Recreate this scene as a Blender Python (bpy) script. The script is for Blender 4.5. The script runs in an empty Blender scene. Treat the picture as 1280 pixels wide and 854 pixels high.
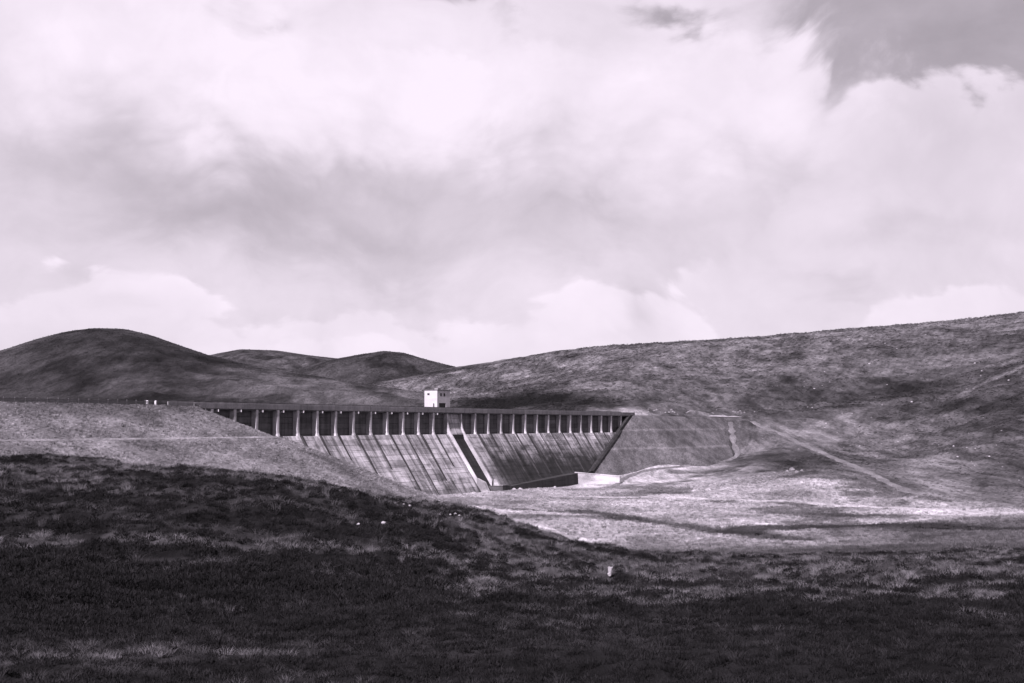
import bpy, bmesh, math, random
import numpy as np
from mathutils import Vector, Matrix
random.seed(7)
rng = np.random.default_rng(11)
scene = bpy.context.scene
C = scene.collection

# ------------------------------------------------------------------ camera
CAM_Z = 20.4
LENS = 50.0
F = 1280 * LENS / 36.0                       # focal length in photo pixels
PITCH = math.atan(105 / F)
cam_data = bpy.data.cameras.new('camera')
cam_data.lens = LENS; cam_data.sensor_width = 36.0
cam_data.clip_start = 0.1; cam_data.clip_end = 30000
cam = bpy.data.objects.new('camera', cam_data); C.objects.link(cam)
cam.location = (0, 0, CAM_Z); cam.rotation_euler = (math.pi/2 + PITCH, 0, 0)
scene.camera = cam

# ------------------------------------------------------------------ light
TD = 25.3                                     # bearing of the dam axis, degrees right of straight ahead
dx, dy = math.sin(math.radians(TD)), math.cos(math.radians(TD))
nx, ny = dy, -dx                              # downstream direction
SUN_OFF, SUN_EL = -3.8, 40.0
ca, sa = math.cos(math.radians(SUN_OFF)), math.sin(math.radians(SUN_OFF))
shx, shy = -dx*ca - nx*sa, -dy*ca - ny*sa     # horizontal direction towards the sun
ce, se = math.cos(math.radians(SUN_EL)), math.sin(math.radians(SUN_EL))
sun_dir = Vector((shx*ce, shy*ce, se))
TINT = (1.0, 0.885, 1.02)                     # the toned monochrome print
sun_data = bpy.data.lights.new('sun', 'SUN')
sun_data.energy = 5.0; sun_data.angle = math.radians(0.53); sun_data.color = (1.0, 0.90, 1.0)
sun = bpy.data.objects.new('sun', sun_data); C.objects.link(sun)
sun.rotation_euler = (-sun_dir).to_track_quat('-Z', 'Y').to_euler(); sun.location = (-60, -80, 120)
vs = scene.view_settings
scene.display_settings.display_device = 'sRGB'
vs.view_transform = 'Standard'; vs.look = 'None'; vs.gamma = 1.0; vs.use_curve_mapping = False
EXPOSURE = 1.4
vs.exposure = EXPOSURE
SKY_STRENGTH = 0.1

# ------------------------------------------------------------------ node helpers
class NT:
    """tiny expression builder on a node tree"""
    def __init__(s, tree): s.t = tree; s.n = tree.nodes; s.l = tree.links
    def new(s, t, **kw):
        x = s.n.new(t)
        for k, v in kw.items(): setattr(x, k, v)
        return x
    def put(s, sock, v):
        if isinstance(v, (int, float)): sock.default_value = v
        elif isinstance(v, tuple): sock.default_value = v
        else: s.l.new(v, sock)
    def m(s, op, a, b=0.0, c=None, clamp=False):
        x = s.new('ShaderNodeMath', operation=op, use_clamp=clamp)
        s.put(x.inputs[0], a); s.put(x.inputs[1], b)
        if c is not None: s.put(x.inputs[2], c)
        return x.outputs[0]
    def add(s, a, b): return s.m('ADD', a, b)
    def sub(s, a, b): return s.m('SUBTRACT', a, b)
    def mul(s, a, b): return s.m('MULTIPLY', a, b)
    def div(s, a, b): return s.m('DIVIDE', a, b)
    def mx(s, a, b, f):
        x = s.new('ShaderNodeMix', data_type='FLOAT'); s.put(x.inputs[0], f); s.put(x.inputs[2], a); s.put(x.inputs[3], b)
        return x.outputs[0]
    def step(s, a, lo, hi, to0=0.0, to1=1.0):
        x = s.new('ShaderNodeMapRange', interpolation_type='SMOOTHSTEP')
        s.put(x.inputs[0], a); s.put(x.inputs[1], lo); s.put(x.inputs[2], hi); s.put(x.inputs[3], to0); s.put(x.inputs[4], to1)
        return x.outputs[0]
    def noise(s, vec, scale, detail=4, rough=0.55, dist=0.0, lac=2.0):
        x = s.new('ShaderNodeTexNoise'); s.l.new(vec, x.inputs['Vector'])
        x.inputs['Scale'].default_value = scale; x.inputs['Detail'].default_value = detail
        x.inputs['Roughness'].default_value = rough; x.inputs['Distortion'].default_value = dist; x.inputs['Lacunarity'].default_value = lac
        return x.outputs['Fac']
    def scalev(s, vec, v, off=(0, 0, 0), rot=(0, 0, 0)):
        x = s.new('ShaderNodeMapping'); s.l.new(vec, x.inputs['Vector'])
        x.inputs['Scale'].default_value = v; x.inputs['Location'].default_value = off; x.inputs['Rotation'].default_value = rot
        return x.outputs[0]
    def grey(s, v, tint=(1, 1, 1)):
        x = s.new('ShaderNodeCombineColor')
        for i in range(3): s.put(x.inputs[i], v if tint[i] == 1 else s.mul(v, tint[i]))
        return x.outputs[0]

# ------------------------------------------------------------------ sky (world)
world = bpy.data.worlds.new('World'); scene.world = world; world.use_nodes = True
wt = world.node_tree; wt.nodes.clear(); W = NT(wt)
tc = W.new('ShaderNodeTexCoord'); D = tc.outputs['Generated']
sep = W.new('ShaderNodeSeparateXYZ'); wt.links.new(D, sep.inputs[0])
az = W.m('ARCTAN2', sep.outputs[0], sep.outputs[1])           # bearing from straight ahead
el = W.m('ARCSINE', sep.outputs[2])
A = W.mul(az, F); E = W.mul(el, F)                            # angles, in 1/1778 rad
# softly warped direction for wind-torn shapes
nz = W.new('ShaderNodeTexNoise'); wt.links.new(D, nz.inputs['Vector']); nz.inputs['Scale'].default_value = 5; nz.inputs['Detail'].default_value = 3
wv = W.new('ShaderNodeVectorMath', operation='MULTIPLY_ADD'); wt.links.new(nz.outputs['Color'], wv.inputs[0]); wv.inputs[1].default_value = (.12, .12, .12); wt.links.new(D, wv.inputs[2])
DW = wv.outputs[0]
flat = W.scalev(DW, (1, 1, 2.6))
n_big = W.noise(flat, 4.0, 5, .5)
n_mid = W.noise(flat, 11.0, 7, .55)
def puffs(scale, detail=5.0):
    x = W.new('ShaderNodeTexVoronoi', feature='F1'); W.l.new(W.scalev(DW, (1, 1, 1.25)), x.inputs['Vector'])
    x.inputs['Scale'].default_value = scale; x.inputs['Detail'].default_value = detail; x.inputs['Roughness'].default_value = .5
    return W.sub(.62, x.outputs['Distance'])
n_bil = puffs(15.0, 3.0)
n_iso = W.noise(W.scalev(DW, (1, 1, 1.25)), 14.0, 7, .6)
n_fin = W.noise(D, 60.0, 5, .6)
jit = W.add(W.mul(W.sub(n_mid, .5), 150), W.mul(n_bil, 60))
jit2 = W.mul(W.sub(W.noise(flat, 7.0, 6, .58), .5), 560)
def blob(a, e, sa_, se_, amp, ji=1.0):
    u = W.div(W.sub(W.add(A, W.mul(jit2, .55*ji)), a), sa_)
    v = W.div(W.sub(W.add(E, W.mul(jit, .8*ji)), e), se_)
    return W.mul(W.m('EXPONENT', W.mul(W.add(W.mul(u, u), W.mul(v, v)), -1.0)), amp)
def curve(pts, lo=-1200.0, hi=1200.0, emax=1000.0):
    x = W.new('ShaderNodeFloatCurve'); cv = x.mapping.curves[0]
    P = [((a-lo)/(hi-lo), e/emax) for a, e in pts]
    cv.points[0].location = P[0]; cv.points[1].location = P[-1]
    for p in P[1:-1]: cv.points.new(*p)
    x.mapping.update(); W.put(x.inputs['Value'], W.m('DIVIDE', W.sub(A, lo), hi-lo, clamp=True))
    return W.mul(x.outputs[0], emax)
def cumulus(L, pts, jamp, width, fall, bright, strength=1.0):
    """a bank of cloud: crisp billowing top, fading downwards"""
    T = W.add(curve(pts), W.mul(jit, jamp))
    dpt = W.sub(T, E)
    al = W.mul(W.step(dpt, 0.0, width), W.m('EXPONENT', W.div(W.m('MAXIMUM', dpt, 0.0), -fall)))
    return W.mx(L, W.add(bright, W.add(W.mul(n_bil, .16), W.mul(W.sub(n_mid, .5), .3))), W.mul(al, strength))
SK = W.new('ShaderNodeTexSky', sky_type='NISHITA', sun_disc=False)
SK.sun_elevation = math.radians(SUN_EL); SK.sun_rotation = math.atan2(shx, shy); SK.air_density = 1.0; SK.dust_density = 2.0
bw = W.new('ShaderNodeRGBToBW'); wt.links.new(SK.outputs[0], bw.inputs[0])
blue = W.m('MINIMUM', W.mul(W.mul(bw.outputs[0], SKY_STRENGTH * 2**EXPOSURE), 0.62), .42)
L = W.add(W.mx(.47, blue, .4), W.add(W.mul(W.sub(n_mid, .5), .22), W.mul(W.sub(n_big, .5), .25)))
# high veil and big masses
s = W.mul(W.sub(n_big, .5), .55)
mass = W.add(W.add(.845, W.mul(s, .38)), W.add(W.mul(W.sub(n_iso, .5), .26), W.mul(n_bil, .08)))
for b in [(-230, 390, 250, 95, .16), (80, 390, 150, 90, .10), (300, 400, 120, 110, .12), (-470, 470, 190, 90, .16),
          (-300, 268, 270, 52, -.25), (-520, 310, 130, 60, -.10), (-80, 310, 130, 50, -.10), (260, 270, 170, 45, -.09), (540, 300, 120, 60, -.14),
          (150, 225, 330, 45, -.08), (-380, 225, 150, 30, -.12), (-180, 195, 110, 34, -.17), (60, 222, 100, 28, -.09), (280, 165, 60, 40, -.08), (500, 222, 120, 24, -.10)]:
    mass = W.add(mass, blob(*b))
gap = W.add(blob(560, 500, 205, 150, 1.7, .5), W.add(blob(-90, 535, 80, 40, 1.0, 1.2), W.add(blob(205, 480, 60, 24, .62), W.add(blob(-320, 480, 70, 40, .35), blob(-10, 470, 30, 30, .35)))))
gapn = W.mul(gap, W.add(1.0, W.add(W.mul(W.sub(n_iso, .5), 2.6), W.mul(n_bil, -.5))))
cover = W.step(gapn, .18, 1.05, 1.0, 0.0)
L = W.mx(L, mass, cover)
def heap(L, a, e, sa_, se_, bright, strength, edge=.30):
    """a heaped cloud: billowing outline, bright crown, base dissolving into the layer"""
    u = W.div(W.sub(W.add(A, W.mul(jit2, .35)), a), sa_); v_ = W.div(W.sub(E, e), se_)
    q = W.sub(1.0, W.add(W.mul(u, u), W.mul(v_, v_)))
    q = W.add(q, W.add(W.mul(W.sub(n_iso, .5), 2.3), W.mul(n_bil, .9)))
    al = W.mul(W.step(q, 0.0, edge), W.step(v_, -1.0, .45))
    return W.mx(L, W.add(bright, W.add(W.mul(n_bil, .10), W.mul(W.sub(n_iso, .5), .30))), W.mul(al, strength))
L = heap(L, -480, 480, 190, 95, .93, .75, .5)
L = heap(L, 85, 425, 95, 120, .96, .75, .5)
L = heap(L, 285, 415, 115, 125, .97, .85, .55)
L = heap(L, -215, 395, 240, 100, .99, .9)
L = cumulus(L, [(-1200, -200), (-700, -200), (-300, -100), (150, 150), (260, 250), (300, 290), (360, 350), (410, 402), (450, 418), (485, 436), (530, 441), (575, 420), (605, 430), (630, 440), (700, 428), (900, 380), (1200, 420)], .9, 22, 130, .90, .95)
L = cumulus(L, [(-1200, 210), (-640, 178), (-560, 200), (-440, 203), (-380, 178), (-320, 150), (-240, 172), (-190, 186), (-120, 150), (-60, 142), (0, 160), (50, 176), (90, 190), (140, 197), (185, 190), (225, 164), (265, 132), (330, 108), (400, 125), (450, 168), (520, 188), (580, 200), (700, 210), (1200, 190)], .8, 16, 85, 1.0, .9)
L = cumulus(L, [(-1200, 100), (-420, 70), (-320, 100), (-285, 124), (-240, 131), (-190, 126), (-140, 122), (-105, 95), (-60, 70), (100, 80), (400, 120), (1200, 100)], .5, 10, 65, 1.0, .9)
for b in [(-165, 145, 75, 28, -.13), (165, 118, 45, 26, -.12), (-480, 158, 70, 26, -.06), (430, 145, 40, 14, -.08)]:
    L = W.add(L, blob(*b))
L = W.add(L, W.mul(W.sub(n_fin, .5), .05))
L = W.m('MINIMUM', W.m('MAXIMUM', L, .22), .985)
# below the horizon the world is dark moor
Lw = W.mx(.05, L, W.step(sep.outputs[2], -.02, 0.0))
bg = W.new('ShaderNodeBackground'); bg.inputs['Strength'].default_value = SKY_STRENGTH
wt.links.new(W.grey(W.mul(Lw, 1.0/(SKY_STRENGTH * 2**EXPOSURE)), (1.0, .895, 1.02)), bg.inputs['Color'])
wo = W.new('ShaderNodeOutputWorld'); wt.links.new(bg.outputs[0], wo.inputs['Surface'])

# ------------------------------------------------------------------ pixel -> place helpers
cp, sp = math.cos(PITCH), math.sin(PITCH)
def ray(px, py):
    a, b = (px-640)/F, (427-py)/F
    return np.array([a, cp - b*sp, sp + b*cp])
def at(px, py, Y):
    d = ray(px, py); k = Y/d[1]
    return np.array([d[0]*k, Y, CAM_Z + d[2]*k])
def project(X, Y, Z):
    z = Z-CAM_Z
    dep = Y*cp + z*sp; u = -Y*sp + z*cp
    return 640 + F*X/dep, 427 - F*u/dep

# ------------------------------------------------------------------ noise in numpy
_perm = rng.permutation(512); _grad = rng.uniform(-1, 1, (512, 2))
_grad /= np.linalg.norm(_grad, axis=1)[:, None]
def gnoise(x, y):
    xi, yi = np.floor(x).astype(int), np.floor(y).astype(int)
    xf, yf = x-xi, y-yi
    u, v = xf*xf*xf*(xf*(xf*6-15)+10), yf*yf*yf*(yf*(yf*6-15)+10)
    def g(ix, iy, fx, fy):
        h = _perm[(_perm[ix & 511] + iy) & 511]
        return _grad[h, 0]*fx + _grad[h, 1]*fy
    a = g(xi, yi, xf, yf); b = g(xi+1, yi, xf-1, yf); c = g(xi, yi+1, xf, yf-1); d = g(xi+1, yi+1, xf-1, yf-1)
    return ((a*(1-u)+b*u)*(1-v) + (c*(1-u)+d*u)*v) * 1.5
def fbm(x, y, octv=4, gain=.5):
    r, a = np.zeros_like(x), 1.0
    for i in range(octv):
        r += a*gnoise(x*2**i + 17.3*i, y*2**i - 9.1*i); a *= gain
    return r
def sstep(x, a, b):
    t = np.clip((x-a)/(b-a), 0, 1); return t*t*(3-2*t)

# ------------------------------------------------------------------ dam frame
X0, Y0 = float((371-640)/F*371), 371.0          # a point on the dam axis
Z_CREST, Z_DECK, Z_BASE = 25.8, 24.55, 17.6
FACE = .65                                       # downstream batter (run per rise)
def dw(t, r, z=None):
    X, Y = X0 + t*dx + r*nx, Y0 + t*dy + r*ny
    return (X, Y) if z is None else (X, Y, z)
def tr(X, Y):
    return (X-X0)*dx + (Y-Y0)*dy, (X-X0)*nx + (Y-Y0)*ny
def t_of_px(px, r=0.0, z=CAM_Z):
    lo, hi = -250.0, 900.0
    for _ in range(60):
        mid = (lo+hi)/2
        if project(*dw(mid, r, z))[0] < px: lo = mid
        else: hi = mid
    return (lo+hi)/2
def r_face(z): return 1.75 + FACE*(Z_BASE-z)

# left (wraps round the concrete in a cone) and right embankments
TE_L, ZE_L, S_L = t_of_px(232), 24.9, 2.5
TE_R, ZE_R, SN_R, SD_R = t_of_px(783), 24.5, 1.6, 4.9
BERM = -99.0
def emb_left(X, Y):
    t, r = tr(X, Y)
    rho = np.hypot(np.maximum(t-TE_L, 0), np.maximum(r-1.0, 0))
    z = ZE_L - np.sqrt((rho/S_L)**2 + .25) + .5
    return np.where(z > BERM, z, np.maximum(z, np.minimum(BERM, z+.7)))   # narrow ledge half way down
def _wall_t(h):
    z = ZE_R-h; r = r_face(min(z, Z_BASE)); lo, hi = TE_R-140, TE_R+30
    for _ in range(50):
        m_ = (lo+hi)/2; a, b = project(*dw(m_, r, z))
        if a < 785-(b-523)*49/69: lo = m_
        else: hi = m_
    return lo, r, z
_WH = np.linspace(0, 24, 40); _WT = np.array([_wall_t(h) for h in _WH])
_WG = _WH - np.maximum(_WT[:, 1]-2.5, 0)/SN_R
def emb_right(X, Y):
    t, r = tr(X, Y)
    g_ = np.interp(t, _WT[::-1, 0], _WG[::-1]); g_ = g_ + np.maximum(_WT[-1, 0]-t, 0)/3.0
    drop = np.maximum(r-2.5, 0)/SN_R + g_
    return ZE_R - np.sqrt(drop**2 + .04) + .2
def hit(fn, px, py, y0=300., y1=900.):
    Ys = np.linspace(y0, y1, 4000); d = ray(px, py)
    X, Z = d[0]/d[1]*Ys, CAM_Z + d[2]/d[1]*Ys
    below = Z < fn(X, Ys)
    i = np.argmax(below) if below.any() else len(Ys)-1
    return np.array([X[i], Ys[i], Z[i]])

BERM = float(hit(emb_left, 110, 549.5)[2])

# ------------------------------------------------------------------ ground: spline through surveyed points
ctrl = []
def cp_(px, py, Y): ctrl.append(at(px, py + (7 if 75 <= Y <= 135 and px < 800 else 0), Y))
def cz(px, Y, z): d = ray(px, 532); ctrl.append(np.array([d[0]/d[1]*Y, Y, z]))
for px in (-500, 0, 320, 640, 960, 1280, 1800):
    cz(px, 4, 18.6); cp_(px, 854, 14)
    cp_(px, 800, 22)
for px in (-300, 0, 320, 640, 960, 1280, 1600): cp_(px, 762, 32)
for p in [(-300, 700, 45), (-300, 612, 75), (-300, 566, 125), (0, 700, 45), (0, 676, 52), (0, 614, 75), (0, 588, 95), (0, 570, 125),
          (200, 702, 46), (200, 678, 54), (200, 617, 76), (200, 597, 95), (200, 581, 122),
          (330, 706, 48), (330, 690, 56), (330, 614, 76), (330, 603, 95), (330, 592, 118),
          (430, 708, 50), (430, 694, 58), (430, 622, 80), (430, 607, 112),
          (500, 712, 52), (500, 642, 82), (500, 617, 112), (570, 716, 52), (570, 662, 85), (570, 629, 115),
          (650, 722, 50), (650, 692, 82), (650, 654, 122), (740, 726, 50), (740, 706, 80), (740, 683, 130),
          (850, 730, 52), (850, 711, 90), (850, 693, 160), (960, 735, 52), (960, 713, 90), (960, 698, 170), (960, 682, 235),
          (1120, 735, 55), (1120, 701, 105), (1120, 686, 190), (1120, 668, 258), (1280, 733, 55), (1280, 690, 120), (1280, 668, 220), (1280, 655, 275),
          (1600, 725, 60), (1600, 680, 130), (1600, 655, 220)]: cp_(*p)
for px, z in ((-300, 14), (0, 14), (200, 12), (330, 10), (430, 8.5), (500, 7), (570, 5.5), (650, 3.5), (740, 2.6)): cz(px, 180, z)
for px, z in ((-300, 9), (0, 8), (200, 6), (330, 4.5), (430, 3.2), (500, 2.6), (570, 2.2), (650, 1.2), (740, .5)): cz(px, 245, z)
for px, z in ((-300, 4), (0, 4), (330, 2.5), (500, 2.0), (570, 1.6), (650, .6), (740, .1), (850, 0), (960, 0), (1120, .2)): cz(px, 320, z)
for px, z in ((330, 1), (480, .6), (570, .4), (660, 0), (760, 0), (860, 0), (960, .6), (1060, 1.5)): cz(px, 400, z)
for px, z in ((560, .2), (604, 0), (680, -.3), (770, -.3)): cz(px, 455, z)
for px, z in ((722, -.8), (770, 0)): cz(px, 495, z)
for px, py in ((790, 592), (850, 583), (918, 572)): ctrl.append(hit(emb_right, px, py) + np.array([0, 0, .2]))
# behind the dam (reservoir bed) and the far shore
for px in (150, 350, 500, 650): cz(px, 640, 14)
for px in (0, 250, 450): cz(px, 1000, 16)
# the right hillside
for p in [(785, 517, 640), (785, 505, 720), (860, 517, 700), (930, 522, 735), (930, 505, 820), (935, 548, 650), (960, 567, 580), (1000, 585, 490), (1010, 605, 420),
          (1060, 560, 590), (1060, 520, 720), (1060, 585, 480), (1100, 606, 415), (1110, 480, 850), (1160, 560, 560), (1160, 612, 400), (1160, 520, 680), (1280, 618, 370), (1280, 580, 440), (1280, 530, 540), (1280, 480, 680), (1280, 435, 850),
          (1600, 610, 330), (1600, 500, 520), (1600, 420, 760), (1600, 374, 900),
          (1280, 404, 1050), (1150, 412.5, 1180), (1000, 421, 1350), (900, 428, 1480), (820, 433, 1600), (700, 440, 1850), (620, 452, 2050), (570, 459.5, 2200),
          (1000, 470, 960), (900, 490, 900), (900, 455, 1200), (780, 490, 850), (780, 460, 1200), (700, 505, 800), (700, 475, 1200), (620, 505, 950), (620, 480, 1450),
          (540, 508, 1000), (540, 488, 1500), (500, 474.5, 2250), (470, 498, 1450), (430, 484, 2200), (400, 500, 1500), (350, 492, 2150)]: cp_(*p)
for px, py in ((350, 500), (430, 495), (500, 486), (570, 474), (700, 458), (820, 447), (1000, 436), (1280, 425), (1600, 400)): cp_(px, py, 2900 if px < 1000 else 2100)
for px, py in ((0, 520), (350, 515), (640, 490), (1000, 460), (1400, 440)): cp_(px, py, 6000)
P = np.array(ctrl)
def wcoord(X, Y): return np.stack([X/(Y+30.)*2.6, np.log(np.maximum(Y, 0)+18.)], -1)
Q = wcoord(P[:, 0], P[:, 1])
def phi(r2): return .5*r2*np.log(r2+1e-9)
n = len(P)
K = phi(((Q[:, None]-Q[None])**2).sum(-1)) + np.eye(n)*2e-4
B = np.c_[np.ones(n), Q]
M = np.zeros((n+3, n+3)); M[:n, :n] = K; M[:n, n:] = B; M[n:, :n] = B.T
# interpolate elevation angle from the eye: keeps far heights and near heights on one scale
val = (P[:, 2]-CAM_Z)/(P[:, 1]+6)
w_tps = np.linalg.solve(M, np.r_[val, 0, 0, 0])
def tps(X, Y):
    sh = X.shape; X, Y = X.ravel(), Y.ravel(); out = np.empty_like(X)
    for i in range(0, len(X), 60000):
        q = wcoord(X[i:i+60000], Y[i:i+60000])
        r2 = ((q[:, None]-Q[None])**2).sum(-1)
        out[i:i+60000] = phi(r2) @ w_tps[:n] + w_tps[n] + q @ w_tps[n+1:]
    return (CAM_Z + out*(Y+6)).reshape(sh)
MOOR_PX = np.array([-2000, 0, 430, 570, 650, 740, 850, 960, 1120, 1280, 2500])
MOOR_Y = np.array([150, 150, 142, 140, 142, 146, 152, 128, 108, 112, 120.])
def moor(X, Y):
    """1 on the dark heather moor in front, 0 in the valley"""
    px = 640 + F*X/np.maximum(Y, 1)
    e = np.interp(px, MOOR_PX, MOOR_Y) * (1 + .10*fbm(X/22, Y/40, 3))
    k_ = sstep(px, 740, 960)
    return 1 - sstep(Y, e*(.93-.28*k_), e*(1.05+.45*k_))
def hillside(X, Y):
    t, r = tr(X, Y)
    return np.maximum(sstep(Y + .2*X, 610, 700), sstep(X + .10*(Y-330) + 9*fbm(X/40, Y/60, 3), 100, 124)*sstep(Y, 300, 345))
def ground(X, Y, base=None):
    z = tps(X, Y) if base is None else base
    m_ = moor(X, Y); hs = hillside(X, Y)
    t, r = tr(X, Y)
    near_dam = (1 - sstep(np.abs(r-14), 20, 45)) * sstep(t, -80, 0) * (1-sstep(t, 240, 300))
    valley = (1-m_)*(1-hs)*(1-.8*near_dam)
    # moor: hummocks and hags
    z = z + m_*(.55*fbm(X/16, Y/16, 3)*np.clip(Y/60, .25, 1.2) + .26*fbm(X/3.1+3, Y/3.1, 3, .55)*np.clip(Y/40, .5, 1.2) + .07*fbm(X/.9, Y/.9+7, 2))
    z = z + valley*(.55*fbm(X/26+9, Y/26, 3) + .14*fbm(X/5, Y/5+4, 3))
    # hillside: knolls, gullies running down the slope
    kn = 1-np.abs(gnoise(X/95+2.2, Y/130-1.1))*1.6
    far = sstep(Y, 700, 1100)
    z = z + hs*np.maximum(sstep(Y, 620, 720), sstep(X, 112, 165))*((2.6-1.2*far)*fbm(X/120, Y/150+5, 4, .52) + 3.2*kn*sstep(X, 120, 220)*(1-sstep(Y, 650, 900)) + 1.2*fbm(X/18+1, Y/24, 4, .55))
    return z

# ------------------------------------------------------------------ materials
def mat(name, rough=.95, spec=.1):
    m_ = bpy.data.materials.new(name); m_.use_nodes = True
    t = m_.node_tree; t.nodes.clear(); N = NT(t)
    b = N.new('ShaderNodeBsdfPrincipled'); b.inputs['Roughness'].default_value = rough
    b.inputs['Specular IOR Level'].default_value = spec
    o = N.new('ShaderNodeOutputMaterial'); t.links.new(b.outputs[0], o.inputs[0])
    return m_, N, b
def pos(N): return N.new('ShaderNodeNewGeometry').outputs['Position']
def bump(N, b, h, dist, strength=1.0):
    x = N.new('ShaderNodeBump'); x.inputs['Distance'].default_value = dist; x.inputs['Strength'].default_value = strength
    N.l.new(h, x.inputs['Height']); N.l.new(x.outputs[0], b.inputs['Normal'])
PT = (1.0, .965, 1.02)
def mat_veg(name, attr=None, alb=.1, var=(.45, 1.6), bump_d=.5, scl=1.0):
    """rough grassland: albedo from the plant cover, broken up at several scales"""
    m_, N, b = mat(name, 1.0, .03)
    p = pos(N)
    if attr:
        a = N.new('ShaderNodeAttribute'); a.attribute_name = attr; base = a.outputs['Fac']
    else: base = alb
    n1 = N.noise(N.scalev(p, (1, .17, 1)), .22*scl, 10, .74, .2)
    n2 = N.noise(N.scalev(p, (1, .3, 1)), 1.1*scl, 5, .72)
    n3 = N.noise(N.scalev(p, (1, .4, 1), rot=(0, 0, .25)), .045*scl, 5, .65, .4)
    f = N.mul(N.step(n1, .28, .72, var[0], var[1]), N.mul(N.step(n2, .25, .75, .62, 1.38), N.step(n3, .3, .7, .8, 1.2)))
    N.put(b.inputs['Base Color'], N.grey(N.m('MINIMUM', N.mul(base, f), .6), PT))
    bump(N, b, N.add(N.mul(n1, .8), N.mul(n2, .45)), bump_d)
    return m_
M_GROUND = mat_veg('moorland_cover', attr='cover', bump_d=.9)
M_EMB_L = mat_veg('embankment_rough_grass', attr='cover', var=(.6, 1.4), bump_d=.6, scl=1.6)
M_EMB_R = mat_veg('embankment_mown_grass', attr='cover', var=(.6, 1.4), bump_d=.4, scl=1.6)
M_HILL = mat_veg('hill_heather', attr='cover', var=(.5, 1.5), bump_d=2.0, scl=.8)
M_TRACK = mat_veg('gravel_track', alb=.088, var=(.7, 1.3), bump_d=.1, scl=3.0)

def mat_concrete(name, alb, stain=.5, lifts=True, dark_low=0.0):
    m_, N, b = mat(name, .9, .2)
    tcn = N.new('ShaderNodeTexCoord'); o = tcn.outputs['Object']
    sp_ = N.new('ShaderNodeSeparateXYZ'); N.l.new(o, sp_.inputs[0])
    streak = N.noise(N.scalev(o, (.55, .07, .05)), 1.0, 7, .68, .6)
    blot = N.noise(N.scalev(o, (.12, .12, .3)), 1.0, 7, .66, .5)
    fine = N.noise(o, 3.0, 6, .7)
    inst = N.new('ShaderNodeObjectInfo')
    cell = N.new('ShaderNodeCombineXYZ'); N.put(cell.inputs[0], N.mul(inst.outputs['Random'], 97.0)); N.put(cell.inputs[1], N.m('FLOOR', N.div(sp_.outputs[2], 1.5)))
    wn = N.new('ShaderNodeTexWhiteNoise', noise_dimensions='2D'); N.l.new(cell.outputs[0], wn.inputs['Vector']); band = wn.outputs['Value']
    f = N.mul(N.step(streak, .30, .62, 1-stain, 1.12), N.mul(N.step(blot, .3, .62, 1-stain*.7, 1.1), N.step(fine, .2, .8, .8, 1.2)))
    f = N.mul(f, N.step(band, 0.0, 1.0, .76, 1.12) if lifts else 1.0)
    if lifts:                                                # day joints between pours
        fr = N.m('FRACT', N.div(sp_.outputs[2], 1.5))
        ln = N.add(N.step(fr, .0, .07, 1.0, 0.0), N.step(fr, .93, 1.0, 0.0, 1.0))
        wob = N.step(N.noise(N.scalev(o, (.15, .15, .7)), 1.0, 3, .6), .36, .58, .0, .95)
        f = N.mul(f, N.sub(1.0, N.mul(ln, wob)))
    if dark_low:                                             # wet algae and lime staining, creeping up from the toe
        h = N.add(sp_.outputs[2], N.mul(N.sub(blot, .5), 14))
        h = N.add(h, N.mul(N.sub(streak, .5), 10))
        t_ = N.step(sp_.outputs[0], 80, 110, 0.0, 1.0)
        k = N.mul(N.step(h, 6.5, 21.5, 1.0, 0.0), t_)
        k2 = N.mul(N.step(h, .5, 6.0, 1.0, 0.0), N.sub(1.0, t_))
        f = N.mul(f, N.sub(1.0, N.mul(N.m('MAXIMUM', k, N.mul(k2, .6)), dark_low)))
    f = N.mul(f, N.add(.86, N.mul(inst.outputs['Random'], .26)))
    N.put(b.inputs['Base Color'], N.grey(N.mul(f, alb), PT))
    bump(N, b, N.add(fine, N.mul(streak, .6)), .05)
    return m_
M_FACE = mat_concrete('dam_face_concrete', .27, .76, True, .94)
M_PIER = mat_concrete('pier_concrete', .30, .35, False)
M_RECESS = mat_concrete('recess_concrete', .075, .5, True)  # shade of the bays put into the colour, far below the pier tone
M_DECK = mat_concrete('parapet_concrete', .115, .25, False)
M_CORE = mat_concrete('core_concrete', .06, .4, True)
M_WEIR = mat_concrete('weir_concrete', .30, .6, True)
M_CHUTE = mat_concrete('wet_chute_concrete', .012, .6, True)
M_WALL = mat_concrete('training_wall_concrete', .30, .35, False)
M_DARKWALL = mat_concrete('stained_wall_concrete', .05, .5, True)
M_DIMWALL = mat_concrete('dim_wall_concrete', .024, .5, True)  # very dark base colour; on the toe wall it carries the shade
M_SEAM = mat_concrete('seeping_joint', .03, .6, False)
M_PALE = mat_concrete('pale_concrete', .28, .6, False)
M_WHITE = mat_concrete('tower_render', .26, .10, False)
def mat_plain(name, v, rough=.8, spec=.2, var=.3, scl=4.0):
    m_, N, b = mat(name, rough, spec)
    tcn = N.new('ShaderNodeTexCoord')
    nn = N.noise(tcn.outputs['Object'], scl, 5, .65)
    N.put(b.inputs['Base Color'], N.grey(N.mul(N.step(nn, .25, .75, 1-var, 1+var), v), PT))
    bump(N, b, nn, .03)
    return m_
M_DARK = mat_plain('dark_opening', .012, .6)
M_GLASS = mat_plain('dark_glass', .02, .15, .5)
M_STEEL = mat_plain('dark_steel', .03, .6, .4)
M_WOOD = mat_plain('weathered_timber', .06)
M_POSTWHITE = mat_plain('white_painted_concrete', .40, .8, .1, .12)
M_ROCK = mat_plain('lichened_rock', .10, .95, .1, .5, 1.6)
M_ROCKPALE = mat_plain('pale_quartz_rock', .20, .9, .1, .3, 2.0)
M_ROOF = mat_plain('roof_felt', .05)
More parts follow.
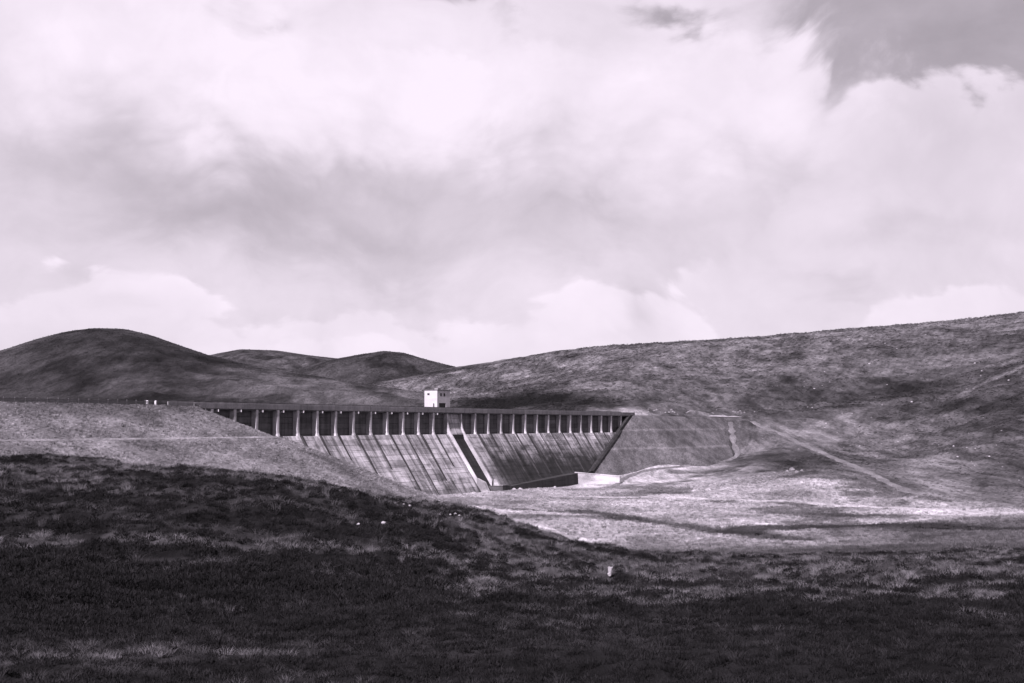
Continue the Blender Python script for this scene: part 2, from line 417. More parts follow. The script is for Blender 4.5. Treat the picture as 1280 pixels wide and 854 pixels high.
def mat_tuft(name, lo, hi):
    m_, N, b = mat(name, .9, .05)
    a = N.new('ShaderNodeAttribute'); a.attribute_name = 'tone'; a.attribute_type = 'INSTANCER'
    N.put(b.inputs['Base Color'], N.grey(N.mx(lo, hi, a.outputs['Fac']), PT))
    return m_
M_TUFT_DARK = mat_tuft('heather_sprigs', .003, .018)  # sprigs toned down to carry the cloud shadow over the moor
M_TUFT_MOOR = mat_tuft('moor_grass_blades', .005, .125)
M_TUFT_HILL = mat_tuft('hill_clumps', .004, .20)
M_TUFT_PALE = mat_tuft('pale_grass_blades', .02, .34)

# ------------------------------------------------------------------ mesh helpers
def mesh_obj(name, verts, faces, m_, parent=None, smooth=False):
    me = bpy.data.meshes.new(name); me.from_pydata([tuple(v) for v in verts], [], faces); me.update()
    if m_: me.materials.append(m_)
    if smooth:
        for p in me.polygons: p.use_smooth = True
    o = bpy.data.objects.new(name, me); C.objects.link(o); o.parent = parent
    return o
def tag(o, label=None, cat=None, group=None, kind=None):
    for k, v in (('label', label), ('category', cat), ('group', group), ('kind', kind)):
        if v: o[k] = v
    return o
def empty(name, loc, rz=0):
    o = bpy.data.objects.new(name, None); C.objects.link(o); o.location = loc; o.rotation_euler = (0, 0, rz)
    o.empty_display_size = .5
    return o
def grid_obj(name, X, Y, Z, m_, cover=None, keep=None):
    r, c = X.shape
    me = bpy.data.meshes.new(name)
    idx = np.arange(r*c).reshape(r, c)
    q = np.stack([idx[:-1, :-1], idx[:-1, 1:], idx[1:, 1:], idx[1:, :-1]], -1).reshape(-1, 4)
    V = np.stack([X, Y, Z], -1).reshape(-1, 3); cov = cover.ravel() if cover is not None else None
    if keep is not None:
        kf = keep.ravel()[q].any(1); q = q[kf]
        used = np.zeros(len(V), bool); used[q.ravel()] = True
        mp = np.cumsum(used)-1; q = mp[q]; V = V[used]
        if cov is not None: cov = cov[used]
    me.vertices.add(len(V)); me.vertices.foreach_set('co', V.astype(np.float32).ravel())
    me.loops.add(len(q)*4); me.loops.foreach_set('vertex_index', q.astype(np.int32).ravel())
    me.polygons.add(len(q)); me.polygons.foreach_set('loop_start', (np.arange(len(q))*4).astype(np.int32))
    me.polygons.foreach_set('use_smooth', np.ones(len(q), bool))
    if cov is not None:
        at_ = me.attributes.new('cover', 'FLOAT', 'POINT'); at_.data.foreach_set('value', cov.astype(np.float32))
    me.update(calc_edges=True); me.validate()
    me.materials.append(m_)
    o = bpy.data.objects.new(name, me); C.objects.link(o)
    return o
class MB:
    def __init__(s): s.v, s.f = [], []
    def hexa(s, p):                     # 8 corners: 4 bottom ccw, 4 top ccw
        b = len(s.v); s.v += [tuple(x) for x in p]
        s.f += [tuple(b+i for i in q) for q in ((3, 2, 1, 0), (4, 5, 6, 7), (0, 1, 5, 4), (1, 2, 6, 5), (2, 3, 7, 6), (3, 0, 4, 7))]
        return s
    def box(s, x0, x1, y0, y1, z0, z1):
        return s.hexa([(x0, y0, z0), (x1, y0, z0), (x1, y1, z0), (x0, y1, z0), (x0, y0, z1), (x1, y0, z1), (x1, y1, z1), (x0, y1, z1)])
    def prism(s, prof, x0, x1):         # profile (y,z) ccw seen from +x, extruded along x
        b = len(s.v); k = len(prof)
        s.v += [(x0, y, z) for y, z in prof] + [(x1, y, z) for y, z in prof]
        s.f.append(tuple(b+i for i in reversed(range(k)))); s.f.append(tuple(b+k+i for i in range(k)))
        for i in range(k): j = (i+1) % k; s.f.append((b+i, b+j, b+k+j, b+k+i))
        return s
    def build(s, name, m_, parent=None, bevel=0):
        o = mesh_obj(name, s.v, s.f, m_, parent)
        bm = bmesh.new(); bm.from_mesh(o.data)
        bmesh.ops.recalc_face_normals(bm, faces=bm.faces)
        if bevel: bmesh.ops.bevel(bm, geom=bm.edges[:], offset=bevel, segments=1, affect='EDGES')
        bm.to_mesh(o.data); bm.free()
        return o

# ------------------------------------------------------------------ ground sheet
NV, NY = 760, 860
v = np.linspace(-.78, .78, NV)
yy = np.concatenate([np.linspace(math.log(22.), math.log(180.), int(NY*.36), endpoint=False), np.linspace(math.log(180.), math.log(640.), int(NY*.44), endpoint=False), np.linspace(math.log(640.), math.log(7000.), int(NY*.20))])
YY = np.exp(yy) - 20.0
GX, GY = np.meshgrid(v, YY); GX = GX*(GY+40)
GZ = ground(GX, GY)

def seg_dist(X, Y, pts):
    d = np.full(X.shape, 1e9)
    for (x0, y0), (x1, y1) in zip(pts[:-1], pts[1:]):
        ux, uy = x1-x0, y1-y0; L2 = ux*ux+uy*uy+1e-9
        k = np.clip(((X-x0)*ux+(Y-y0)*uy)/L2, 0, 1)
        d = np.minimum(d, np.hypot(X-x0-k*ux, Y-y0-k*uy))
    return d
def ground_hit(px, py, y0=20., y1=2500.):
    Ys = np.exp(np.linspace(math.log(y0), math.log(y1), 2600)); d = ray(px, py)
    X, Z = d[0]/d[1]*Ys, CAM_Z + d[2]/d[1]*Ys
    b = Z < ground(X, Ys)
    i = np.argmax(b) if b.any() else len(Ys)-1
    return X[i], Ys[i], Z[i]
def plan(pts, y0=20.): return [ground_hit(px, py, y0)[:2] for px, py in pts]

ditch = plan([(640, 637), (720, 640), (800, 652), (870, 661), (930, 668), (1000, 676)], 200.)
edge = plan([(925, 668), (935, 662), (1000, 659), (1100, 658), (1200, 660), (1330, 663)], 200.)
spur = plan([(575, 461), (520, 469), (460, 478), (400, 488), (340, 494)], 900.)
path = plan([(545, 628), (620, 645), (680, 659), (720, 673), (745, 685)], 150.)
dark_spots = [(*ground_hit(px, py, 200.)[:2], w, h) for px, py, w, h in
    [(670, 645, 10, 8), (830, 618, 9, 8), (600, 632, 7, 9), (645, 628, 5, 9), (760, 648, 9, 6), (1060, 646, 6, 6), (1230, 648, 10, 8), (730, 626, 6, 5)]]
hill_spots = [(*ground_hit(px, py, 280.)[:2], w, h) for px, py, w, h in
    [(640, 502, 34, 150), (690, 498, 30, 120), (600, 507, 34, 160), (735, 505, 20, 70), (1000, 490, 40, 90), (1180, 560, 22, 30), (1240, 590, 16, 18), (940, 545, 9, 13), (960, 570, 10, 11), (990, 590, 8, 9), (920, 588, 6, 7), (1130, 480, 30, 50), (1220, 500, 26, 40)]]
def flush(X, Y):
    """pale bent grass among the heather: dense on the plateau, in the dip below the bank and on the right"""
    px = 640 + F*X/np.maximum(Y, 1)
    left = 1-sstep(px, 480, 640)
    w = left*(.95*sstep(Y, 82, 95) + 0.75*np.exp(-((Y-51)/7)**2) + .34*sstep(Y, 36, 48) + .14) + (1-left)*(1.25*sstep(Y, 15, 38)+.05)
    w = w + .55*(1-sstep(Y, 18, 24))*(1-sstep(px, 250, 520))
    w = w + .55*np.exp(-((Y-72)/9)**2)*np.exp(-((px-540)/120)**2)
    n_ = fbm(X/13+4, Y/5.5+2, 5, .62) + .55*fbm(X/2.6, Y/3.4+5, 3, .6)
    return np.clip(w*sstep(n_, -.34, .36)*(.75+.6*fbm(X/2.1, Y/1.2, 3)), 0, 1)
def cover(X, Y):
    """albedo of the plant cover, with cloud shadow painted in on moor and hillside"""
    m_ = moor(X, Y); hs = hillside(X, Y)
    heather = .0055*(1 + .5*fbm(X/9, Y/14, 3)) + .030*flush(X, Y)  # heather darkened below its own tone to paint in the cloud shadow
    pale = .170*(1 + .40*fbm(X/30, Y/34+3, 5, .65) + .2*sstep(fbm(X/20+2, Y/60, 3), .15, .5))
    rush = sstep(fbm(X/30+8, Y/44+1, 5, .65), .12, .42)            # dark rushes in the wet hollows
    pale = pale*(1-.6*rush*sstep(X, 0, 50))
    right = sstep(X - .12*(Y-230), 40, 72)*(1-sstep(Y, 285, 300))  # darker rough pasture on the near right
    right = np.maximum(right, sstep(X, 8, 22)*(1-sstep(Y+.25*X, 215, 262)))
    pale = pale*(1-.78*right)*(1-.35*sstep(X, 10, 30)*(1-sstep(Y, 130, 200)))
    pale = pale*(1 - .80*(1-sstep(seg_dist(X, Y, ditch), 2.0, 6.5)))
    pale = pale*(1 - .90*(1-sstep(seg_dist(X, Y, edge), 3.5, 8.0)))
    pale = pale*(1 + .45*(1-sstep(seg_dist(X, Y, path), 1.0, 3.5)))
    pale = pale*(1 - .45*sstep(X, 66, 84)*sstep(Y, 420, 470))
    for x, y, w, h in dark_spots: pale = pale*(1 - .68*np.exp(-((X-x)/w)**2 - ((Y-y)/h)**2))
    hill = .054*(1 + .60*fbm(X/45, Y/210, 5, .66))
    rg = 1-np.abs(fbm(X/24+6, Y/120, 4, .62))*2.2
    hill = hill*(.78+.5*np.clip(rg, 0, 1))*(1-.45*sstep(fbm(X/9+1, Y/46+4, 4, .64), .10, .5))
    knoll = sstep(X, 130, 230)*(1-sstep(Y, 760, 1000))
    hill = hill*(1-.42*knoll) + .034*sstep(fbm(X/55+5, Y/230, 5, .64), .2, .6)*(1-.5*knoll)
    hill = hill + .045*sstep(1-np.abs(gnoise(X/95+2.2, Y/130-1.1))*1.6, .86, 1.0)*knoll
    for x, y, w, h in hill_spots: hill = hill*(1 - (.82 if y > 650 and x < 60 else .5)*np.exp(-((X-x)/w)**2 - ((Y-y)/h)**2))  # the strong spots behind the dam are painted cloud shadow
    hill = hill*(1 - .6*(1-sstep(seg_dist(X, Y, spur), 30, 150)))
    c = pale*1.08*(1-hs)+hill*hs
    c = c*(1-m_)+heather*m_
    return np.clip(c, .004, .4)
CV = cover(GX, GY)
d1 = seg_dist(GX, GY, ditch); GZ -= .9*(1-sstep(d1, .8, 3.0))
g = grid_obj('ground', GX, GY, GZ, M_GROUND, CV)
tag(g, kind='structure')

# ------------------------------------------------------------------ tracks draped on the ground
TRACKS = []
M_FARM = mat_veg('farm_track_gravel', alb=.21, var=(.6, 1.3), bump_d=.1, scl=2.0)
M_BERM = mat_veg('bleached_path_grass', alb=.13, var=(.5, 1.3), bump_d=.1, scl=2.0)
def draped_track(name, pts, half, lift=.22, y0=200., m_=None):
    P2 = np.array(plan(pts, y0))
    s_ = np.r_[0, np.cumsum(np.hypot(*np.diff(P2, axis=0).T))]
    k = np.arange(0, s_[-1], 1.5)
    cx, cy = np.interp(k, s_, P2[:, 0]), np.interp(k, s_, P2[:, 1])
    for _ in range(6): cx[1:-1] = (cx[:-2]+cx[1:-1]+cx[2:])/3; cy[1:-1] = (cy[:-2]+cy[1:-1]+cy[2:])/3
    tx, ty = np.gradient(cx), np.gradient(cy); l = np.hypot(tx, ty)+1e-9; tx, ty = tx/l, ty/l
    offs = np.linspace(-1, 1, 7)*half
    TRACKS.append((list(zip(cx[::4], cy[::4])), half))
    wob = 1 + .6*fbm(k/9, k*0+3., 2)
    X = cx[:, None] - ty[:, None]*offs[None]*wob[:, None]; Y = cy[:, None] + tx[:, None]*offs[None]*wob[:, None]
    tp = np.clip(np.minimum(k, k[-1]-k)/14, 0, 1)[:, None]
    Z = ground(X, Y) + (tp*lift*1.0 - .35*(1-tp)) *(1-(offs/half)**4)[None] - .06*(offs[None]/half)**4
    o = grid_obj(name, X, Y, Z, m_ or M_TRACK); tag(o, kind='structure')
    return o
draped_track('gravel_track', [(912, 526), (915, 540), (917, 555), (923, 568), (905, 577), (850, 584), (800, 590), (782, 597), (760, 612)], 1.25, .35, 380.)
draped_track('gravel_track', [(935, 526), (950, 533), (985, 546), (1030, 567), (1068, 583), (1110, 604), (1150, 618)], 1.4, .4, 330.)
draped_track('farm_track', [(700, 621), (780, 622), (880, 624), (960, 627), (1020, 630), (1100, 635), (1180, 638), (1330, 641)], 2.6, .3, 260., M_FARM)

# ------------------------------------------------------------------ embankments
def emb_grid(t0, t1, r0, r1, step):
    t = np.arange(t0, t1, step); r = np.arange(r0, r1, step)
    T, R = np.meshgrid(t, r); return dw(T, R)
EX, EY = emb_grid(-190, TE_L+95, -7, 100, .8)
T_, R_ = tr(EX, EY)
EZ = emb_left(EX, EY)
gz = ground(EX, EY)
EZs = EZ + (1-np.exp(-((EZ-BERM)/.25)**2))*(.22*fbm(EX/6, EY/6, 3) + .10*fbm(EX/1.7, EY/1.7, 2))*sstep(R_, 1, 4)
k_ = 2.0; hh = np.clip(.5+.5*(gz-EZs)/k_, 0, 1)                 # ease the toe into the valley
EZs2 = EZs*(1-hh)+gz*hh + k_*hh*(1-hh)
EZs2 = np.where(gz > EZs+k_, gz-.5, EZs2)
ecov = .086*(1+.35*fbm(EX/11, EY/11, 5, .65)+.4*fbm(EX/45, EY/60+3, 3))*(1-.25*sstep(EZ, 20.5, 24))
ledge = np.exp(-((EZ-BERM)/.12)**2)
ecov = ecov*(1+.3*ledge)
o = grid_obj('embankment', EX, EY, EZs2, M_EMB_L, ecov, keep=(EZs > gz-2.0)); tag(o, kind='structure')
th = np.linspace(-math.pi/2, 0, 2)
rb = 1.0 + S_L*math.sqrt(max((ZE_L+.5-BERM)**2-.25, 0))
ts = np.r_[np.arange(-190, TE_L, 2.0), TE_L + (rb-1)*np.sin(np.linspace(0, .75, 24))]
V2 = []
for t in ts:
    for dr in (.1, .55, 1.0):
        rr = 1.0 + math.sqrt(max((rb-1+dr)**2 - max(t-TE_L, 0)**2, 0))
        X_, Y_ = dw(t, rr); V2.append((X_, Y_, BERM+.52-.35*dr+.03*math.sin(t*.9)))
V2 = np.array(V2).reshape(len(ts), 3, 3)
o = grid_obj('drainage_kerb', V2[..., 0], V2[..., 1], V2[..., 2], M_BERM); tag(o, kind='structure')
EX2, EY2 = emb_grid(TE_R-105, TE_R+260, -6, 75, .9)
T2_, R2_ = tr(EX2, EY2)
EZ2 = emb_right(EX2, EY2); gz2 = ground(EX2, EY2)
EZ2s = EZ2 + .07*fbm(EX2/5, EY2/5, 3)*sstep(R2_, 2, 4)
ec2 = .058*(1+.35*fbm(EX2/14, EY2/14, 4, .6))
for zb in (18.6, 11.3): ec2 = ec2*(1+.7*np.exp(-((EZ2-zb)/.30)**2))
below_face = (R2_ > 0) & (R2_ < r_face(EZ2)-1.5) & (EZ2 < Z_BASE)
o = grid_obj('embankment', EX2, EY2, EZ2s, M_EMB_R, ec2, keep=(EZ2s > gz2-1.5) & (EZ2s > -3)); tag(o, kind='structure')

tc_ = np.arange(TE_R+6.5, TE_R+165, 2.0)
CX, CY = dw(tc_[:, None]+np.zeros(3), np.array([-4.5, -1.5, 1.8])[None])
CZ_ = np.maximum(ground(CX, CY), emb_right(CX, CY)) + .25
o = grid_obj('crest_road', CX, CY, np.minimum(CZ_, 25.6), M_FARM); tag(o, kind='structure')

# ------------------------------------------------------------------ distant hills
HILL_PTS = []
def hill(name, sky, Yc, wid_front, wid_back, foot, alb, seed, rough=1.0, ext=24000):
    px = np.array([p[0] for p in sky]); py = np.array([p[1] for p in sky])
    zx = np.array([at(a, b, Yc) for a, b in sky])
    x = np.linspace(zx[0, 0], zx[-1, 0], 330); y = np.linspace(Yc-wid_front*1.15, Yc+wid_back, 190)
    X, Y = np.meshgrid(x, y)
    # smooth silhouette
    Yr = Yc + Yc*.05*fbm(x/(.2*Yc)+seed, x*0+seed, 2)                    # the ridge wanders in plan
    fine_px = np.linspace(px[0], px[-1], 400); fine_py = np.interp(fine_px, px, py)
    for _ in range(12): fine_py[1:-1] = (fine_py[:-2]+2*fine_py[1:-1]+fine_py[2:])/4
    pyg = np.interp(640 + F*X/Y, fine_px, fine_py)
    bb = (427-pyg)/F
    H = CAM_Z + Yr[None]*(sp + bb*cp)/(cp - bb*sp)
    u = np.where(Y < Yr, (Yr-Y)/wid_front, (Y-Yr)/wid_back)
    prof = np.where(u < 1, .5+.5*np.cos(np.pi*np.clip(u, 0, 1)), 0)
    prof = .6*prof + .4*np.clip(1-u, 0, 1)**1.4
    Z = foot + (H-foot)*prof
    a = rough*Yc/1500*sstep(u, .02, .3)
    Z += a*(4.0*fbm(X/150+seed, Y/190, 5, .55) + 1.6*fbm(X/38, Y/45+seed, 3, .55))
    cv = alb*(1 + .6*fbm(X/55+seed, Y/150, 5, .66) + .35*sstep(fbm(X/200, Y/300+seed, 4), .1, .5))
    cv *= 1-.45*sstep(fbm(X/110+3*seed, Y/240+seed, 5, .6), .05, .4)
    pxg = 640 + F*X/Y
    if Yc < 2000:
        cv *= 1 + 1.0*sstep(pxg, 230, 430)  # slope lighting painted in: paler towards the lower right
        cv *= 1 - .55*np.exp(-((pxg-165)/62)**2 - ((Y-1330)/90)**2)  # shaded upper shoulder painted as a darker patch
    cv = np.clip(cv, .006, .2)
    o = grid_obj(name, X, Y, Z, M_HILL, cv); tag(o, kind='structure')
    i, j = rng.uniform(0, 120, ext), rng.uniform(0, 328.9, ext)
    ii, jj = i.astype(int), j.astype(int); a_, b_ = i-ii, j-jj
    def bl(G): return G[ii, jj]*(1-a_)*(1-b_) + G[ii+1, jj]*a_*(1-b_) + G[ii, jj+1]*(1-a_)*b_ + G[ii+1, jj+1]*a_*b_
    HILL_PTS.append((bl(X), bl(Y), bl(Z), bl(cv)))
hill('hill', [(-420, 500), (-250, 478), (-120, 458), (0, 438.5), (40, 425), (80, 414.5), (115, 410), (155, 411), (185, 418), (225, 432), (265, 445.5), (330, 459), (400, 471), (480, 484), (560, 495), (640, 508)], 1500, 720, 700, 16, .021, 1.3)  # left hill, its cloud shadow put into the low albedo
hill('hill', [(60, 470), (180, 458), (240, 449), (270, 442), (300, 436.5), (345, 438), (385, 444), (430, 449), (500, 458), (600, 470)], 3600, 1400, 900, 40, .030, 4.1, .8, 9000)
hill('hill', [(300, 478), (370, 462), (410, 450), (450, 443), (480, 438.5), (505, 441), (530, 448.5), (555, 455), (580, 461), (640, 472)], 2900, 900, 800, 36, .020, 7.7, .7, 9000)

# ------------------------------------------------------------------ the dam
pier_px = [264, 290, 320, 346, 371, 395.6, 419, 441, 462.5, 483, 503, 522, 541, 558, 577, 593, 609.5, 625.5, 641, 655.7, 670.5, 684.8, 698.4, 712.3, 726, 738.5, 750.8, 763.4, 775.4]
kk = np.arange(len(pier_px)); tt = np.array([t_of_px(p, 1.0, 21.) for p in pier_px])
co = np.polyfit(kk[2:], tt[2:], 3); TP = np.polyval(co, kk); TP[13], TP[14] = tt[13], tt[14]
SPL = 13                                                        # spillway bay
dam = empty('concrete_dam', (X0, Y0, 0), math.atan2(dy, dx))
tag(dam, 'long grey concrete dam with a row of piers under its crest and a central spillway', 'dam')
T_LEFT, T_RIGHT = t_of_px(203), TE_R+6
# local frame: x along the axis, y = -r (upstream), z up
def lp(t, r, z): return (t, -r, z)
MB().prism([(-(r_face(-3)-.6), -3), (4.5, -3), (4.5, 24.2), (.15, 24.2), (.15, 17.2), (-1.1, 17.2)], TP[0]-14, TE_R-2).build('core', M_CORE, dam)
rj = random.Random(5)
# sloping face, one panel per monolith; every pour a shallow step
for k in range(-1, 29):
    t0 = TP[k] if k >= 0 else TP[0]-11
    t1 = TP[k+1] if k < 28 else TE_R-1
    if k == SPL: continue
    o0 = rj.choice([0, .05, .1, .2, .3]); o1 = o0 + rj.uniform(-.04, .04)
    def prof_(off, rr):
        z = Z_BASE + off*.4; pr = [(.1, z), (-(r_face(Z_BASE)+off-.06), z)]
        while z > -2.5:
            z2 = z-1.5; j = rr.uniform(-.035, .035)
            pr += [(-(r_face(min(z, Z_BASE))+off+j), z-.04), (-(r_face(z2)+off+j), z2)]; z = z2
        return pr + [(-(r_face(z)-3), z)]
    sd = rj.random(); pa, pb = prof_(o0, random.Random(sd)), prof_(o1, random.Random(sd))
    ea, eb = t0+rj.choice([.05, .15, .3]), t1-rj.choice([.05, .05, .15]); kq = len(pa)
    mb = MB(); mb.v = [(ea, y, z) for y, z in pa] + [(eb, y, z) for y, z in pb]
    mb.f = [tuple(reversed(range(kq))), tuple(range(kq, 2*kq))] + [(i, (i+1) % kq, kq+(i+1) % kq, kq+i) for i in range(kq)]
    mb.build('face_panel', M_FACE, dam)
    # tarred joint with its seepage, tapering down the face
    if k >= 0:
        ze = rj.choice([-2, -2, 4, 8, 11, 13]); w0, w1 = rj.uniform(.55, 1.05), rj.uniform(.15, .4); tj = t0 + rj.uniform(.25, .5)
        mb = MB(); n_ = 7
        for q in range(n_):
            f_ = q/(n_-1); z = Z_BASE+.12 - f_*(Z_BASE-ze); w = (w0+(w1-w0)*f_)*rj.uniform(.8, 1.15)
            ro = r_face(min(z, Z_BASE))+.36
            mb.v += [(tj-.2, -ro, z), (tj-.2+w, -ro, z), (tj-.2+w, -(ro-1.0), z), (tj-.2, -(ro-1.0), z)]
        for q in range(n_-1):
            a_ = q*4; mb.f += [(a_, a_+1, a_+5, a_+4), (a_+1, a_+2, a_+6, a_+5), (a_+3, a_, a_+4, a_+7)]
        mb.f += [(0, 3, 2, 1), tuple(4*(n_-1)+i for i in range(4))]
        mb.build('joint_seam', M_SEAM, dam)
# recess wall and piers
for k in range(-1, 28):
    t0 = TP[k] if k >= 0 else TP[0]-11
    t1 = TP[k+1]
    if k == SPL: continue
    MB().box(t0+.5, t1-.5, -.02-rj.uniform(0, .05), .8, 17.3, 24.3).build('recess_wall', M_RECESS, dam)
for k in range(29):
    if k in (SPL, SPL+1): continue
    t = TP[k]
    MB().prism([(.4, 17.3), (.4, 24.3), (-1.42, 24.3), (-1.38, 19.4), (-1.45, 18.4), (-1.72, 17.55), (-1.3, 17.3)], t-.48, t+.48).build('pier', M_PIER, dam, .03)
    b = MB().box(t+.52, t+2.1, -.8, -.1, 23.5, 24.28).build('bracket', M_DECK, dam)
    if k < SPL: MB().box(t+2.12, t+2.34, -1.62, -.12, 23.7, 24.25).build('bracket_tip', M_POSTWHITE, dam)  # white block added for the pale spot at the bracket end
# road deck, parapets
MB().box(T_LEFT, T_RIGHT, -1.35, 4.9, 24.3, 24.75).build('road_deck', M_DECK, dam)
seg = np.arange(T_LEFT, T_RIGHT, 9.6)
for a in seg:
    b_ = min(a+9.6, T_RIGHT)
    MB().box(a+.02, b_-.02, -1.55, -1.2, 24.42, Z_CREST+rj.uniform(-.02, .02)).build('parapet_panel', M_DECK, dam, .04)
    MB().box(a+.02, b_-.02, 4.5, 4.85, 24.77, Z_CREST+.42).build('upstream_parapet', M_RECESS, dam)
MB().box(T_LEFT, T_RIGHT, -1.1, -.3, 24.05, 24.28).build('deck_beam', M_RECESS, dam)
# spillway: sill, wet chute, training walls
ta, tb = TP[SPL], TP[SPL+1]
prof = [(1.0, 16.5), (1.0, 24.0), (-.2, 24.0), (-.5, 22.5), (-.85, 20.8), (-1.3, 19.2), (-2.0, 17.6), (-1.4, 16.5)]
MB().prism(prof, ta+.3, tb-.3).build('weir_face', M_WEIR, dam)
prof = [(-1.0, 17.62), (-2.05, 17.6)]
for z in np.arange(16.1, -1, -1.5): prof.append((-(r_face(z)-.35), float(z)))
prof += [(-(r_face(-1)+.2), -2.0), (-6, -2.0)]
MB().prism(prof, ta+.25, tb-.25).build('chute', M_CHUTE, dam)
def training_wall(t, w, zend):
    up = 2.6
    pr = [(.3, 17.0), (.3, 24.1), (-1.2, 24.1), (-1.35, 21.0), (-1.7, 19.6), (-2.05, 18.7), (-2.6, 17.7)]
    pr += [(-(r_face(zend)+.9), zend+.2), (-(r_face(zend)+.9), -1.5), (-(r_face(-1.5)-2), -1.5)]
    return MB().prism(pr, t-w/2, t+w/2).build('training_wall', M_WALL, dam, .04)
training_wall(ta+.5, .6, 1.4); training_wall(tb-.5, .6, 3.0)
rt = r_face(0)
# pale flank at the foot of the left training wall
MB().hexa([lp(ta-.1, rt+3.0, -1), lp(ta+1.3, rt+3.0, -1), lp(ta+1.3, rt-1.2, -1), lp(ta-.1, rt-1.2, -1), lp(ta-.1, rt+1.0, 3.0), lp(ta+1.3, rt+1.0, 3.0), lp(ta+1.3, rt-1.6, 4.2), lp(ta-.1, rt-1.6, 4.2)]).build('end_block', M_PALE, dam, .05)
MB().box(tb-2.6, tb+3.4, -(rt+3.6), -(rt-2), -1.5, 1.6).build('stilling_block', M_DARKWALL, dam, .05)
MB().box(tb-2.8, tb+1.2, -(rt+3.75), -(rt+3.1), 1.62, 2.0).build('stilling_block_coping', M_DECK, dam)
MB().hexa([lp(tb-.6, rt+1.4, 1.5), lp(tb+.7, rt+1.4, 1.5), lp(tb+.7, rt-.6, 1.5), lp(tb-.6, rt-.6, 1.5), lp(tb-.3, rt+.4, 3.2), lp(tb+.4, rt+.4, 3.2), lp(tb+.4, rt-.6, 3.6), lp(tb-.3, rt-.6, 3.6)]).build('end_block', M_PALE, dam)
# toe wall rising towards the right abutment
T_TOE = t_of_px(723, rt+1.5, 1.0)
MB().hexa([lp(tb+3.5, rt+1.6, -2), lp(T_TOE+1, rt+1.6, -2), lp(T_TOE+1, rt-3.5, -2), lp(tb+3.5, rt-3.5, -2), lp(tb+3.5, rt+1.2, .9), lp(T_TOE+1, rt+1.2, 3.6), lp(T_TOE+1, rt-3.5, 3.6), lp(tb+3.5, rt-1.2, .9)]).build('toe_wall', M_DIMWALL, dam, .05)
# abutment wall where the right embankment meets the face
secs = [tuple(w) for w in _WT[1:37:2]]
V, Fc = [], []
for t, r, z in secs:
    for a, b_, c in ((-2.6, -1.5, -1.2), (-2.6, 1.0, .55), (-1.7, 1.25, .75), (1.4, 1.25, .75), (1.4, -1.5, -1.2)): V.append(lp(t+a, r+b_, z+c))
for i in range(len(secs)-1):
    for j in range(5): a = i*5+j; b_ = i*5+(j+1) % 5; Fc.append((a, b_, b_+5, a+5))
Fc += [(4, 3, 2, 1, 0), tuple(len(V)-5+i for i in range(5))]
o = mesh_obj('abutment_wall', V, Fc, M_DIMWALL, dam)
bm = bmesh.new(); bm.from_mesh(o.data); bmesh.ops.recalc_face_normals(bm, faces=bm.faces); bm.to_mesh(o.data); bm.free()

# pale wall running out from the toe
ww = empty('retaining_wall', dw(T_TOE, rt+2, 0), math.atan2(dy, dx))
tag(ww, 'bright pale concrete retaining wall at the right foot of the dam', 'wall')
LW = 15.0
MB().hexa([(0, -LW, -1.5), (1.2, -LW, -1.5), (1.2, 2, -1.5), (0, 2, -1.5), (.25, -LW, 2.6), (1.0, -LW, 2.6), (1.0, 2, 3.7), (.25, 2, 3.7)]).build('wall_body', M_PALE, ww, .05)
MB().hexa([(.1, -LW-.1, 2.6), (1.15, -LW-.1, 2.6), (1.15, 2, 3.72), (.1, 2, 3.72), (.1, -LW-.1, 2.85), (1.15, -LW-.1, 2.85), (1.15, 2, 3.97), (.1, 2, 3.97)]).build('coping', M_PALE, ww)

# ------------------------------------------------------------------ valve tower on the crest
tt0 = t_of_px(546.5, -5.0, 28.)
tower = empty('valve_tower', dw(tt0, -5.0, 20), math.atan2(dy, dx))
tag(tower, 'small white flat roofed valve house standing on the dam crest', 'building')
TL, TW, TB, TT = 8.7, 4.6, 0.0, 11.55
def wall_with_holes(x0, x1, z0, z1, holes, y_in, y_out, name, m_, parent, along='x'):
    """rectangular wall cut into blocks around its openings"""
    xs = sorted({x0, x1, *[h[0] for h in holes], *[h[1] for h in holes]}); zs = sorted({z0, z1, *[h[2] for h in holes], *[h[3] for h in holes]})
    mb = MB()
    for a, b_ in zip(xs[:-1], xs[1:]):
        for c, d_ in zip(zs[:-1], zs[1:]):
            cx_, cz_ = (a+b_)/2, (c+d_)/2
            if any(h[0] < cx_ < h[1] and h[2] < cz_ < h[3] for h in holes): continue
            if along == 'x': mb.box(a, b_, y_in, y_out, c, d_)
            else: mb.box(y_in, y_out, a, b_, c, d_)
    o = mb.build(name, m_, parent)
    bm = bmesh.new(); bm.from_mesh(o.data); bmesh.ops.remove_doubles(bm, verts=bm.verts, dist=.0005)
    seen = {}
    for f in bm.faces: seen.setdefault(tuple(round(c, 3) for c in f.calc_center_median()), []).append(f)
    dead = [f for fs in seen.values() if len(fs) > 1 for f in fs]
    bmesh.ops.delete(bm, geom=dead, context='FACES_ONLY'); bm.to_mesh(o.data); bm.free()
    return o
